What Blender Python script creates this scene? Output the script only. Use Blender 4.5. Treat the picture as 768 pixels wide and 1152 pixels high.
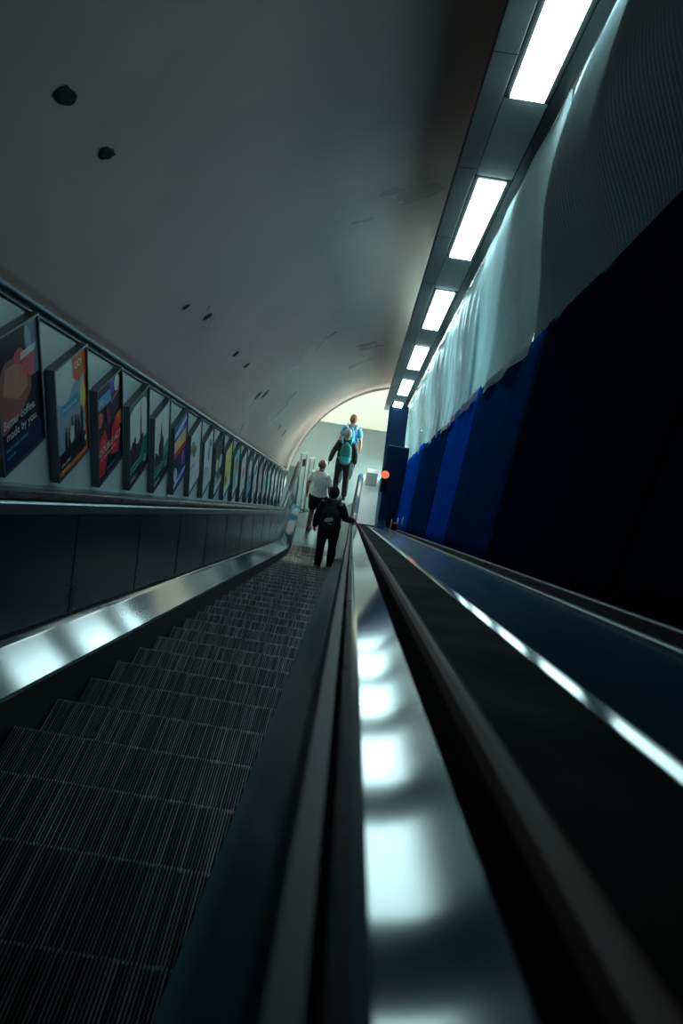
import bpy, bmesh, math, random
from mathutils import Vector, Matrix
random.seed(7)
S = bpy.context.scene
for o in list(bpy.data.objects): bpy.data.objects.remove(o)
COL = S.collection
R = math.radians

# ---------------------------------------------------------------- frame of the slope
TH = R(30); CT, ST = math.cos(TH), math.sin(TH)
OZ = 9.2                                  # camera height above the lower hall floor
def P(x, u, w):                           # slope frame: across, down the slope, away from the slope
    return Vector((x, CT*u + ST*w, OZ - ST*u + CT*w))
H0 = 1.06                                 # step-nose line lies H0 below the camera
UB = (OZ - CT*H0)/ST                      # where the nose line meets the hall floor level
RB = 2.6                                  # bend radius at the foot
U0 = UB - RB*math.tan(TH/2)
def Q(x, s, w):                           # same, but following the bend onto the level
    h = w + H0
    if s <= U0: return P(x, s, w)
    b = P(x, U0, -H0); n = Vector((0, ST, CT)); c = b + n*RB
    L = RB*TH
    if s <= U0+L:
        a = TH - (s-U0)/RB
        return Vector((x, c.y - math.sin(a)*(RB-h), c.z - math.cos(a)*(RB-h)))
    return Vector((x, c.y + (s-U0-L), c.z - (RB-h)))

# ---------------------------------------------------------------- camera, world, exposure
cam = bpy.data.cameras.new('camera'); co = bpy.data.objects.new('camera', cam); COL.objects.link(co)
FP = 880.0
cam.sensor_fit = 'VERTICAL'; cam.sensor_height = 36; cam.sensor_width = 24
cam.lens = 36*FP/1152; cam.clip_start = 0.01; cam.clip_end = 200
Fc = Vector((12, -2, -FP)).normalized()
Xc = Vector((.986, -.165, 0)); Xc = (Xc - Fc*Xc.dot(Fc)).normalized()
Wc = Xc.cross(Fc)
Mw = Matrix(((1,0,0),(0,CT,ST),(0,-ST,CT)))             # columns X, F, W in world axes
Mc = Matrix((Xc, Fc, Wc))                              # rows
co.matrix_world = Matrix.Translation((0,0,OZ)) @ (Mw @ Mc).to_4x4()
cam.dof.use_dof = True; cam.dof.focus_distance = 9.0; cam.dof.aperture_fstop = 5.5
S.camera = co
wd = bpy.data.worlds.new('world'); S.world = wd; wd.use_nodes = True
wd.node_tree.nodes['Background'].inputs[0].default_value = (.25,.42,.5,1)
wd.node_tree.nodes['Background'].inputs[1].default_value = .006
S.view_settings.view_transform = 'Standard'; S.view_settings.look = 'None'
S.view_settings.gamma = 1; S.view_settings.use_curve_mapping = False
S.view_settings.exposure = 0
LAMP = (.54, .83, .86); LAMP_E = 11.5        # diffusers of the lamp trough
HALL = (.86, 1.0, .9);  HALL_E = 6.5         # ceiling panels of the lower hall

# ---------------------------------------------------------------- materials
MATS = {}
def mat(name, col, rough=.5, metal=0., noise=0., nscale=8., bump=0., bscale=40., emit=None, es=1., spec=.5, stretch=None, coat=0., aniso=0., trans=0.):
    if name in MATS: return MATS[name]
    m = bpy.data.materials.new(name); m.use_nodes = True; nt = m.node_tree; N = nt.nodes; Lk = nt.links
    b = N['Principled BSDF']
    b.inputs['Base Color'].default_value = (*col, 1); b.inputs['Roughness'].default_value = rough
    b.inputs['Metallic'].default_value = metal; b.inputs['Specular IOR Level'].default_value = spec
    b.inputs['Coat Weight'].default_value = coat
    tc = N.new('ShaderNodeTexCoord'); mp = N.new('ShaderNodeMapping'); Lk.new(tc.outputs['Object'], mp.inputs[0])
    if stretch: mp.inputs['Scale'].default_value = stretch
    if noise:
        n = N.new('ShaderNodeTexNoise'); n.inputs['Scale'].default_value = nscale; n.inputs['Detail'].default_value = 5
        Lk.new(mp.outputs[0], n.inputs['Vector'])
        mr = N.new('ShaderNodeMapRange'); mr.inputs['From Min'].default_value = .2; mr.inputs['From Max'].default_value = .8
        mr.inputs['To Min'].default_value = 1-noise; mr.inputs['To Max'].default_value = 1+noise
        Lk.new(n.outputs['Fac'], mr.inputs[0])
        mx = N.new('ShaderNodeVectorMath'); mx.operation = 'SCALE'; mx.inputs[0].default_value = col
        Lk.new(mr.outputs[0], mx.inputs['Scale']); Lk.new(mx.outputs[0], b.inputs['Base Color'])
        m2 = N.new('ShaderNodeMath'); m2.operation = 'MULTIPLY'; m2.inputs[1].default_value = rough
        Lk.new(mr.outputs[0], m2.inputs[0]); Lk.new(m2.outputs[0], b.inputs['Roughness'])
    if bump:
        n = N.new('ShaderNodeTexNoise'); n.inputs['Scale'].default_value = bscale; n.inputs['Detail'].default_value = 4
        Lk.new(mp.outputs[0], n.inputs['Vector'])
        bp = N.new('ShaderNodeBump'); bp.inputs['Strength'].default_value = bump; bp.inputs['Distance'].default_value = .01
        Lk.new(n.outputs['Fac'], bp.inputs['Height']); Lk.new(bp.outputs[0], b.inputs['Normal'])
    if emit:
        b.inputs['Emission Color'].default_value = (*emit, 1); b.inputs['Emission Strength'].default_value = es
    MATS[name] = m; return m
M = dict(
 vault = mat('vault_plaster', (.43,.285,.25), .32, 0, .30, .7, .3, 2, spec=.5),
 wall = mat('poster_wall_enamel', (.66,.76,.78), .4, .0, .10, 3, .05, 8),
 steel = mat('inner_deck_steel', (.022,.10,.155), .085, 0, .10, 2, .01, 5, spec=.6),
 trim = mat('trim_steel', (.22,.32,.35), .3, .8, .1, 6),
 panel = mat('balustrade_panel_metal', (.010,.032,.050), .25, .0, .15, 3, .02, 9),
 rubber = mat('handrail_rubber', (.012,.013,.014), .3, 0, .2, 20),
 rail = mat('worn_handrail', (.018,.14,.22), .07, 0, .0, 9, spec=.4),  # glossy worn rubber; blue base imitates reflected sheeting and trough
 black = mat('blackened_metal', (.008,.008,.009), .6),
 brown = mat('brown_bead', (.20,.10,.075), .6, .0, .15, 8),
 deckdark = mat('dark_deck_plate', (.006,.008,.010), .8, .0, .2, 5, spec=.08),
 deckblue = mat('blue_grey_deck_plate', (.004,.08,.18), .22, .0, .12, 4),  # dark plate; blue in the base imitates the hoarding's reflection
 kerb = mat('kerb_metal', (.14,.18,.20), .4, .7, .15, 7),
 housing = mat('lamp_housing_paint', (.28,.27,.27), .5, .1, .12, 6),
 cover = mat('cover_panel_paint', (.40,.42,.43), .5, .1, .12, 10),
 gasket = mat('black_gasket', (.01,.012,.013), .6),
 lamp = mat('lamp_diffuser', (.8,.85,.85), .4, emit=LAMP, es=LAMP_E),
 hall_lamp = mat('hall_lamp_diffuser', (.8,.85,.85), .4, emit=HALL, es=HALL_E),
 floor = mat('hall_floor_terrazzo', (.17,.225,.24), .4, 0, .10, 3, .02, 30),
 cream = mat('cream_wall_tile', (.86,.88,.76), .4, 0, .04, 3),
 hallceil = mat('hall_ceiling_paint', (.7,.72,.7), .7),
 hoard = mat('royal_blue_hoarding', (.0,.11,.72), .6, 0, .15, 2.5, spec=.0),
 hoardmid = mat('deep_blue_hoarding', (.0,.05,.19), .6, 0, .15, 2.5, spec=.0),  # same blue paint, darkened in the colour as half shade
 hoardblack = mat('blue_black_hoarding', (.005,.014,.038), .6, 0, .15, 2.5, spec=.0),  # same blue paint, near-black to put the sheet's shade in the colour
 navy = mat('navy_panel', (.004,.03,.10), .5, 0, .1, 3),
 sheet = mat('plastic_sheeting', (.62,.76,.80), .32, .35, .14, 2.2, .25, 10),
 sheetw = mat('clear_plastic_sheeting', (.80,.92,.92), .28, .0, .12, 2.5, .6, 9),
 frame = mat('poster_frame', (.03,.035,.038), .4, .3),
 frametop = mat('poster_frame_face', (.16,.19,.20), .35, .6),
 hole = mat('dark_hole', (.006,.005,.005), .9),
 white = mat('white_enamel', (.8,.86,.82), .35),
)
for q, a_ in (('sheet', .12), ('sheetw', .45)):          # plastic lets light through from behind
    nt = M[q].node_tree; out = nt.nodes['Material Output']; tl = nt.nodes.new('ShaderNodeBsdfTranslucent'); mx = nt.nodes.new('ShaderNodeMixShader')
    tl.inputs[0].default_value = (.50, .82, .88, 1); mx.inputs[0].default_value = a_
    nt.links.new(nt.nodes['Principled BSDF'].outputs[0], mx.inputs[1]); nt.links.new(tl.outputs[0], mx.inputs[2]); nt.links.new(mx.outputs[0], out.inputs[0])
# step tread: cast aluminium with ridges, some worn bright
def tread_mat():
    m = bpy.data.materials.new('step_cast_aluminium'); m.use_nodes = True; nt = m.node_tree; N = nt.nodes; L = nt.links
    b = N['Principled BSDF']; b.inputs['Metallic'].default_value = .8; b.inputs['Roughness'].default_value = .36
    tc = N.new('ShaderNodeTexCoord'); mp = N.new('ShaderNodeMapping'); mp.inputs['Scale'].default_value = (160, 1.2, 1.2)
    oi = N.new('ShaderNodeObjectInfo'); ad = N.new('ShaderNodeVectorMath'); ad.operation = 'ADD'
    L.new(tc.outputs['Object'], mp.inputs[0]); L.new(mp.outputs[0], ad.inputs[0])
    sc = N.new('ShaderNodeMath'); sc.operation = 'MULTIPLY'; sc.inputs[1].default_value = 50
    L.new(oi.outputs['Random'], sc.inputs[0]); L.new(sc.outputs[0], ad.inputs[1])
    n = N.new('ShaderNodeTexNoise'); n.inputs['Scale'].default_value = 1; n.inputs['Detail'].default_value = 2
    L.new(ad.outputs[0], n.inputs['Vector'])
    cr = N.new('ShaderNodeValToRGB'); e = cr.color_ramp.elements
    e[0].position = .42; e[0].color = (.18,.20,.21,1); e[1].position = .60; e[1].color = (.58,.64,.66,1)
    x = cr.color_ramp.elements.new(.66); x.color = (.9,.95,.92,1)
    L.new(n.outputs['Fac'], cr.inputs[0]); L.new(cr.outputs[0], b.inputs['Base Color'])
    return m
M['tread'] = tread_mat()
M['groove'] = mat('groove_dirt', (.015,.017,.018), .7, 0, .2, 30, spec=.2)  # near-black floors and walls between the ridges
M['nose'] = mat('worn_nose', (.75,.8,.8), .3, .8, .3, 120)  # brighter metal along the nose edge of the tread

# ---------------------------------------------------------------- object helpers
def link(name, me, m=None, parent=None, smooth=False):
    o = bpy.data.objects.new(name, me); COL.objects.link(o)
    if m is not None:
        for k in (m if isinstance(m, (list, tuple)) else [m]): me.materials.append(k)
    if smooth:
        for p in me.polygons: p.use_smooth = True
    if parent is not None:
        o.parent = parent
        o.matrix_parent_inverse = parent.matrix_basis.inverted() if PINV[0] else Matrix()
    return o
PINV = [False]
def obj(name, bm, m=None, parent=None, smooth=False):
    bmesh.ops.recalc_face_normals(bm, faces=bm.faces)
    me = bpy.data.meshes.new(name); bm.to_mesh(me); bm.free()
    return link(name, me, m, parent, smooth)
def tag(o, label, cat, group=None):
    o['label'] = label; o['category'] = cat
    if group: o['group'] = group
    return o
def struct(o): o['kind'] = 'structure'; return o
def thing(name, label, cat, loc=(0,0,0), group=None):
    o = bpy.data.objects.new(name, None); COL.objects.link(o); o.location = loc; o.empty_display_size = .1
    return tag(o, label, cat, group)
def offset(bm, v):                      # world-built mesh -> local of an empty at v
    bmesh.ops.translate(bm, verts=bm.verts, vec=-Vector(v)); return bm
def box(bm, a, b, f=None, mi=0):
    x0,y0,z0 = a; x1,y1,z1 = b
    c = [(x0,y0,z0),(x1,y0,z0),(x1,y1,z0),(x0,y1,z0),(x0,y0,z1),(x1,y0,z1),(x1,y1,z1),(x0,y1,z1)]
    vs = [bm.verts.new(f(*p) if f else p) for p in c]
    for q in ((0,3,2,1),(4,5,6,7),(0,1,5,4),(1,2,6,5),(2,3,7,6),(3,0,4,7)):
        fc = bm.faces.new([vs[i] for i in q]); fc.material_index = mi
    return vs
def extr(poly, s0, s1, fn, step=None, bm=None):   # closed cross-section (x,w) swept along the slope
    bm = bm or bmesh.new(); ss = [s0]
    if fn is Q and s1 > U0:
        if s0 < U0: ss.append(U0)
        for k in range(1, 15): 
            v = U0 + RB*TH*k/14
            if v < s1: ss.append(v)
    if ss[-1] < s1: ss.append(s1)
    rings = [[bm.verts.new(fn(x, s, w)) for x, w in poly] for s in ss]
    n = len(poly)
    for a, b in zip(rings, rings[1:]):
        for i in range(n): bm.faces.new((a[i], a[(i+1)%n], b[(i+1)%n], b[i]))
    bm.faces.new(rings[0]); bm.faces.new(rings[-1][::-1])
    return bm
def mirror(poly): return [(-1.4-x, w) for x, w in poly]
def bevel(o, w=.004, seg=2):
    b = o.modifiers.new('bevel', 'BEVEL'); b.width = w; b.segments = seg; b.limit_method = 'ANGLE'; return o

# ================================================================= STRUCTURE
SEND = U0 + RB*TH + 1.75
YP = 17.0
CX, CW, RV = 1.0, .3, 2.75
# vault
def arc_pts(n=72, a0=171.5, a1=-20):
    return [(CX + RV*math.cos(R(a0+(a1-a0)*i/n)), CW + RV*math.sin(R(a0+(a1-a0)*i/n))) for i in range(n+1)]
bm = bmesh.new(); AP = arc_pts(); K = 26; rows = []
for x, w in AP:
    ue = (YP - ST*w)/CT; us = -2.5
    rows.append([bm.verts.new(P(x, us+(ue-us)*k/K, w)) for k in range(K+1)])
for a, b in zip(rows, rows[1:]):
    for k in range(K): bm.faces.new((a[k], a[k+1], b[k+1], b[k]))
bm.normal_update()
bm.faces.ensure_lookup_table(); f0 = bm.faces[len(bm.faces)//2]
if f0.normal.dot(P(CX, 5, CW) - f0.calc_center_median()) < 0:
    bmesh.ops.reverse_faces(bm, faces=bm.faces)
me = bpy.data.meshes.new('ceiling'); bm.to_mesh(me); bm.free(); v = link('ceiling', me, M['vault'], None, True); struct(v)
sd = v.modifiers.new('thick', 'SOLIDIFY'); sd.thickness = .12; sd.offset = -1 
# portal wall above the vault mouth
bm = bmesh.new(); lo = []; hi = []
for x, w in AP:
    p = P(x, (YP-ST*w)/CT, w); lo.append(p)
ZT = 3.3
for dy in (0,):
    a = [bm.verts.new((p.x, YP+.01, p.z)) for p in lo]; b = [bm.verts.new((p.x, YP+.01, ZT)) for p in lo]
    for i in range(len(a)-1): bm.faces.new((a[i], a[i+1], b[i+1], b[i]))
o = struct(obj('wall_portal', bm, M['hallceil'])); m_ = o.modifiers.new('t','SOLIDIFY'); m_.thickness = .1
# left wall carrying the posters
XW = -1.6
bm = bmesh.new()
uw = lambda w: (YP - ST*w)/CT
prof = [(XW, -1.3), (XW, .70), (XW-.14, .70), (XW-.14, -1.3)]
r0 = [bm.verts.new(P(x, -2.5, w)) for x, w in prof]; r1 = [bm.verts.new(P(x, uw(w), w)) for x, w in prof]
for i in range(4): bm.faces.new((r0[i], r0[(i+1)%4], r1[(i+1)%4], r1[i]))
bm.faces.new(r0); bm.faces.new(r1[::-1])
struct(obj('wall_left', bm, M['wall']))
struct(bevel(obj('trim_1', extr([(XW-.15,.69),(XW+.022,.69),(XW+.026,.705),(XW+.01,.722),(XW-.15,.722)], -2.5, uw(.7)-.02, P), M['trim'])))
struct(obj('trim_2', extr([(XW-.01,.662),(XW+.012,.662),(XW+.012,.672),(XW-.01,.672)], -2.5, uw(.7)-.05, P), M['frame']))
# lower hall
bm = bmesh.new(); box(bm, (-6, 14.95, -.2), (7, 21.3, 0)); struct(obj('floor', bm, M['floor']))
bm = bmesh.new(); box(bm, (-6, 21.0, -.01), (7, 21.3, ZT)); struct(obj('wall_far', bm, M['cream']))
t = thing('backlit_wall_panel', 'bright cream backlit wall at the end of the lower hall', 'light panel', (0,20.99,0))
bm = bmesh.new(); box(bm, (-4.5,-.07,.0), (4.5,0,.03)); box(bm, (-4.5,-.07,2.9), (4.5,0,2.95)); obj('frame', bm, M['cream'], t)
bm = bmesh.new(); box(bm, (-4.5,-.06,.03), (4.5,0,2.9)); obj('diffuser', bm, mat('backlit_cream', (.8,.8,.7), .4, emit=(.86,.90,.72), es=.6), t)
bm = bmesh.new(); box(bm, (-6.2, 17.0, 0), (-6, 21.3, ZT)); struct(obj('wall_hall_left', bm, M['cream']))
bm = bmesh.new(); box(bm, (7, 17.0, 0), (7.2, 21.3, ZT)); struct(obj('wall_hall_right', bm, M['cream']))
bm = bmesh.new(); box(bm, (-6, 17.0, ZT), (7, 21.3, ZT+.15)); struct(obj('ceiling_hall', bm, M['hallceil']))
bm = bmesh.new(); box(bm, (-6, 17.02, 0), (-1.72, 17.12, ZT)); struct(obj('wall_portal_left', bm, M['cream']))
bm = bmesh.new(); box(bm, (3.7, 17.02, 0), (7, 17.12, ZT)); struct(obj('wall_portal_right', bm, M['cream']))
for i, (x, y) in enumerate(((-3.2, 19.6), (-.4, 18.2), (-.4, 20.1), (2.6, 19.6))):
    t = thing('hall_light', ['square ceiling light at the left end of the lower hall', 'square ceiling light just past the tunnel mouth', 'square ceiling light nearest the cream far wall', 'square ceiling light at the right end of the lower hall'][i], 'light', (x, y, ZT))
    bm = bmesh.new(); box(bm, (-.62,-.42,-.05), (.62,.42,0)); obj('frame', bm, M['housing'], t)
    bm = bmesh.new(); box(bm, (-.58,-.38,-.06), (.58,.38,-.051)); obj('diffuser', bm, M['hall_lamp'], t)
# truss bottom under the escalator
struct(obj('floor_pit', extr([(-1.6,-1.5),(1.0,-1.5),(1.0,-1.42),(-1.6,-1.42)], -2.5, U0+.9, P), M['black']))

# ================================================================= ESCALATOR
esc = thing('escalator', 'moving staircase with ribbed metal steps running down beside the poster wall', 'escalator', (0,0,0))
# a step: ridged tread + ridged riser, origin at the nose
def step_mesh():
    bm = bmesh.new(); W = .98; pitch = .0098; n = int(W/pitch)
    prof = []
    x = -W/2
    for i in range(n):
        prof += [(x, 0), (x+.0034, 0), (x+.0040, -.010), (x+.0092, -.010)]; x += pitch
    prof.append((x, 0))
    back = [bm.verts.new((px, -.405, pz-.003)) for px, pz in prof]
    nose = [bm.verts.new((px, -.004 if pz == 0 else -.014, pz)) for px, pz in prof]
    mid = [bm.verts.new((px, -.012, pz)) for px, pz in prof]
    n2 = [bm.verts.new((px, 0 if pz == 0 else -.012, pz-.008)) for px, pz in prof]
    bot = [bm.verts.new((px, -.03 if pz == 0 else -.04, -.25)) for px, pz in prof]
    for a, b in ((back, mid), (mid, nose), (nose, n2), (n2, bot)):
        for i in range(len(prof)-1):
            f = bm.faces.new((a[i], a[i+1], b[i+1], b[i])); f.material_index = 2 if ((b is n2 or b is nose) and i % 4 == 0) else (0 if i % 4 == 0 else 1)
    me = bpy.data.meshes.new('step'); bm.to_mesh(me); bm.free(); me.materials.append(M['tread']); me.materials.append(M['groove']); me.materials.append(M['nose']); return me
SM = step_mesh(); first = None
def zstep(Y):
    s = Y - (CT*UB - ST*H0); g = (-s + math.sqrt(s*s + .35**2))/2
    return math.tan(TH)*g
Yn = CT*1.735 - ST*H0
for k in range(-4, 34):
    y = Yn + .4*k
    if first is None:
        o = first = bpy.data.objects.new('step', SM)
    else: o = first.copy()
    COL.objects.link(o); o.parent = esc; o.location = (-.7, y, zstep(y))
yl = Yn + .4*33
bm = bmesh.new(); box(bm, (-1.19, yl+.003, -.03), (-.21, 14.94, .004)); obj('landing_plate', bm, M['trim'], esc)
bm = bmesh.new()
for i in range(50): box(bm, (-1.185+.0196*i, yl+.0, .004), (-1.178+.0196*i, yl+.16, .012))
o = obj('comb', bm, M['kerb'], esc)
S0 = -1.2
def both(name, poly, m, side='both', s1=SEND, **k):
    for sd_, pl in (('left', poly), ('right', mirror(poly))):
        if side in ('both', sd_):
            o = obj(name, extr(pl, S0, s1, Q), m, esc)
            o.data.polygons.foreach_set('use_smooth', [True]*len(o.data.polygons)); o.data.set_sharp_from_angle(angle=R(20))
both('skirt_panel', [(-1.215,-1.4),(-1.203,-1.4),(-1.203,-.935),(-1.215,-.93)], M['black'], s1=SEND-.5)
idk = ([(-1.203,-.935),(-1.203,-.924)] + [(-1.206-.15*t/10, -.918+.15*(math.tan(R(40.0))*t/10+.5*(math.tan(R(46.3))-math.tan(R(40)))*(t/10)**2)) for t in range(11)] + [(-1.364,-.772),(-1.376,-.772),(-1.376,-.80),(-1.23,-.945)])
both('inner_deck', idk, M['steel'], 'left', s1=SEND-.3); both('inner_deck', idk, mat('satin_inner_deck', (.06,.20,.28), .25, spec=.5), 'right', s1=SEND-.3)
both('balustrade_panel', [(-1.368,-.775),(-1.395,-.235),(-1.412,-.235),(-1.385,-.775)], M['panel'], 'left', s1=SEND-.15)
both('balustrade_panel', [(-1.368,-.775),(-1.395,-.235),(-1.412,-.235),(-1.385,-.775)], mat('satin_panel', (.004,.014,.02), .45, spec=.2), 'right', s1=SEND-.15)
both('panel_bead', [(-1.366,-.765),(-1.3665,-.748),(-1.377,-.744),(-1.385,-.765)], M['black'], s1=SEND-.15)
hg = [(-1.393,-.236),(-1.390,-.19),(-1.398,-.176),(-1.412,-.176),(-1.412,-.236)]
both('handrail_guide', hg, M['trim'], 'left', s1=SEND-.05); both('handrail_guide', hg, mat('satin_panel', (.004,.014,.02), .45, spec=.2), 'right', s1=SEND-.05)
# cover joints on the left balustrade panel
for k in range(12):
    s = 1.6+1.22*k
    if s < U0:
        bm = bmesh.new(); f = lambda a, b, c: Q(a - 1.3675 - .05*(c+.77), s+b, c)
        box(bm, (0,-.003,-.75), (.003,.003,-.24), f); obj('joint_strip', bm, M['black'], esc)
# left handrail (black rubber) and outer deck behind it
hr = [(-1.385,-.168),(-1.378,-.152),(-1.382,-.136),(-1.395,-.126),(-1.42,-.122),(-1.445,-.126),(-1.458,-.136),(-1.462,-.152),(-1.455,-.168)]
def rounded_end(poly, m, s1, cx):
    bm = extr(poly, S0, s1, Q)
    # newel: half round turn down at the foot
    c0 = Q(0, s1, -.46); zc = c0.z; yc = c0.y; prev = None
    for k in range(15):
        a = R(90 - 180*k/14); ring = []
        for x, w in poly:
            r = (w + .46)
            ring.append(bm.verts.new((x, yc + math.cos(a)*r, zc + math.sin(a)*r)))
        if prev:
            for i in range(len(poly)): bm.faces.new((prev[i], prev[(i+1)%len(poly)], ring[(i+1)%len(poly)], ring[i]))
        prev = ring
    bm.faces.new(prev)
    return obj('handrail', bm, m, esc, smooth=False)
rounded_end(hr, M['rubber'], SEND, -1.42)
obj('outer_deck', extr([(-1.412,-.19),(-1.455,-.175),(-1.47,-.125),(-1.598,-.118),(-1.598,-.19)], S0, SEND-.2, Q), M['trim'], esc)
obj('newel_panel', extr([(-1.395,-.77),(-1.395,-.23),(-1.44,-.23),(-1.44,-.77)], SEND-.16, SEND+.2, Q), M['trim'], esc)
# right handrail: worn top, dished to spread the lamp reflections
top = []
for i in range(25):
    t = i/24; top.append((.034+.061*t, -.1725 + .061*(.0*t + .5*t*t*math.tan(R(7.3)))))
rh = [(.012,-.235),(.009,-.21),(.012,-.192),(.02,-.180),(.028,-.1745)] + top + [(.0985,-.172),(.1005,-.185),(.1,-.235)]
rr_ = rounded_end(rh, M['rail'], SEND, .05)
rr_.data.polygons.foreach_set('use_smooth', [True]*len(rr_.data.polygons)); rr_.data.set_sharp_from_angle(angle=R(35))
obj('handrail_side_strip', extr([(.0095,-.236),(.0080,-.212),(.0108,-.1915),(.0195,-.1787),(.0275,-.1735),(.0275,-.176),(.0210,-.1815),(.0135,-.193),(.0105,-.210),(.012,-.236)], S0, SEND, Q), M['rubber'], esc)

# ================================================================= DIVIDING DECK (right of the camera)
dk = thing('dividing_deck', 'wide metal deck with long trims between the bright handrail and the blue hoarding', 'deck', (0,0,0))
def dpart(name, poly, m, s1=SEND): return obj(name, extr(poly, S0, s1, Q), m, dk)
dpart('gutter', [(.101,-.26),(.101,-.235),(.134,-.235),(.134,-.26)], M['black'])
dpart('brown_bead', [(.134,-.25),(.134,-.184),(.139,-.174),(.147,-.170),(.155,-.170),(.162,-.174),(.167,-.184),(.167,-.25)], M['brown'])
dpart('inner_plate', [(.167,-.25),(.167,-.192),(.326,-.188),(.326,-.25)], M['deckdark'])
dpart('polished_bead', [(.322,-.24),(.322,-.2025),(.3255,-.1985)] + [(.3265+.026*t/8, -.1975 + .026*(math.tan(R(29.5))*t/8 - .5*math.tan(R(3.5))*(t/8)**2*1.0)) for t in range(9)] + [(.3555,-.1845),(.3595,-.188),(.362,-.24)], M['rail'])
dpart('outer_plate', [(.362,-.25),(.362,-.19),(.45,-.192),(.60,-.186),(.70,-.174),(.70,-.25)], M['deckblue'])
dpart('kerb_strip', [(.70,-.25),(.70,-.168),(.706,-.163),(.722,-.163),(.73,-.172),(.73,-.25)], M['kerb'])
dpart('kerb_plate', [(.73,-.25),(.73,-.176),(.90,-.172),(.90,-.25)], M['deckdark'])
dpart('kerb_edge', [(.90,-.25),(.90,-.166),(.905,-.16),(.925,-.16),(.93,-.166),(.93,-.25)], M['kerb'])
obj('landing_cover', extr([(.112,-.25),(.112,-.178),(.12,-.168),(.49,-.168),(.50,-.178),(.50,-.25)], U0+.35, SEND, Q), mat('pale_cover', (.72,.80,.78), .35), dk)  # pale colour imitates hall light reflected off the level deck
dpart('under_panel', [(.02,-1.4),(.02,-.26),(.93,-.26),(.93,-1.4)], M['panel'])
# marks lying along the deck by the foot of the hoarding
# ================================================================= LAMP TROUGH
HL = 2.5
tr = thing('lamp_trough', 'long grey trough hanging under the vault and carrying the row of lamps', 'light trough', (0,0,0))
E1 = uw(HL)-.15
LU = [(2.79+2.76*k, 4.45+2.76*k) for k in range(-1, 6)]
obj('trough_body', extr([(.335,HL+.01),(.335,HL+.17),(.80,HL+.17),(.80,HL+.01),(.72,HL+.01),(.72,HL+.035),(.46,HL+.035),(.46,HL+.01)], -1.5, E1, P), M['housing'], tr)
bevel(obj('flange', extr([(.325,HL-.012),(.325,HL+.02),(.345,HL+.02),(.345,HL+.0),(.455,HL+.0),(.455,HL-.012)], -1.5, E1, P), M['housing'], tr), .003)
obj('edge_strip', extr([(.725,HL-.005),(.725,HL+.012),(.80,HL+.012),(.80,HL-.005)], -1.5, E1, P), M['frame'], tr)
def slots():
    pr = -1.5
    for a, b in LU:
        yield pr, a; pr = b
    yield pr, E1
for a, b in slots():
    if b - a < .15 or b < 0: continue
    bm = bmesh.new(); box(bm, (.462, a+.035, HL-.004), (.718, b-.035, HL+.012), P); bevel(obj('cover_panel', bm, M['cover'], tr), .003)
    for q in ((a+b)/2-.35, (a+b)/2+.35):
        for x in (.48, .70):
            bm = bmesh.new(); bmesh.ops.create_uvsphere(bm, u_segments=8, v_segments=5, radius=.006, matrix=Matrix.Translation(P(x, q, HL-.004))); obj('screw', bm, M['trim'], tr)
for u in [1.36+1.35*k for k in range(12)]:
    bm = bmesh.new(); box(bm, (.328, u-.003, HL-.0135), (.455, u+.003, HL-.0115), P); obj('flange_joint', bm, M['gasket'], tr)
    if u % 2.7 < 1.4:
        bm = bmesh.new(); box(bm, (.55, u-.02, HL+.17), (.57, u+.02, CW+math.sqrt(RV**2-.44**2)+.03), P); obj('hanger', bm, M['gasket'], tr)
words = ['lamp behind the top edge of the picture', 'nearest and largest lit lamp panel in the ceiling trough', 'second lit lamp panel down the trough from the largest', 'third lit lamp panel down the trough', 'fourth lit lamp panel down the trough', 'fifth lit lamp panel down the trough, small and far', 'last lit lamp panel of the trough, beside the tunnel mouth']
for k, (a, b) in enumerate(LU):
    if k == 0: continue
    org = P(.59, (a+b)/2, HL)
    t = thing('ceiling_lamp', words[k], 'lamp', org, 'lamp panels in the ceiling trough')
    bm = bmesh.new()
    for q in (((.462,a-.03,HL-.008),(.4925,b+.03,HL+.02)), ((.6875,a-.03,HL-.008),(.718,b+.03,HL+.02)), ((.4925,a-.03,HL-.008),(.6875,a,HL+.02)), ((.4925,b,HL-.008),(.6875,b+.03,HL+.02))):
        box(bm, q[0], q[1], P)
    obj('frame', offset(bm, org), M['gasket'], t)
    bm = bmesh.new(); box(bm, (.4925, a, HL-.022), (.6875, b, HL+.018), P); obj('diffuser', offset(bm, org), M['lamp'], t)

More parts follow.
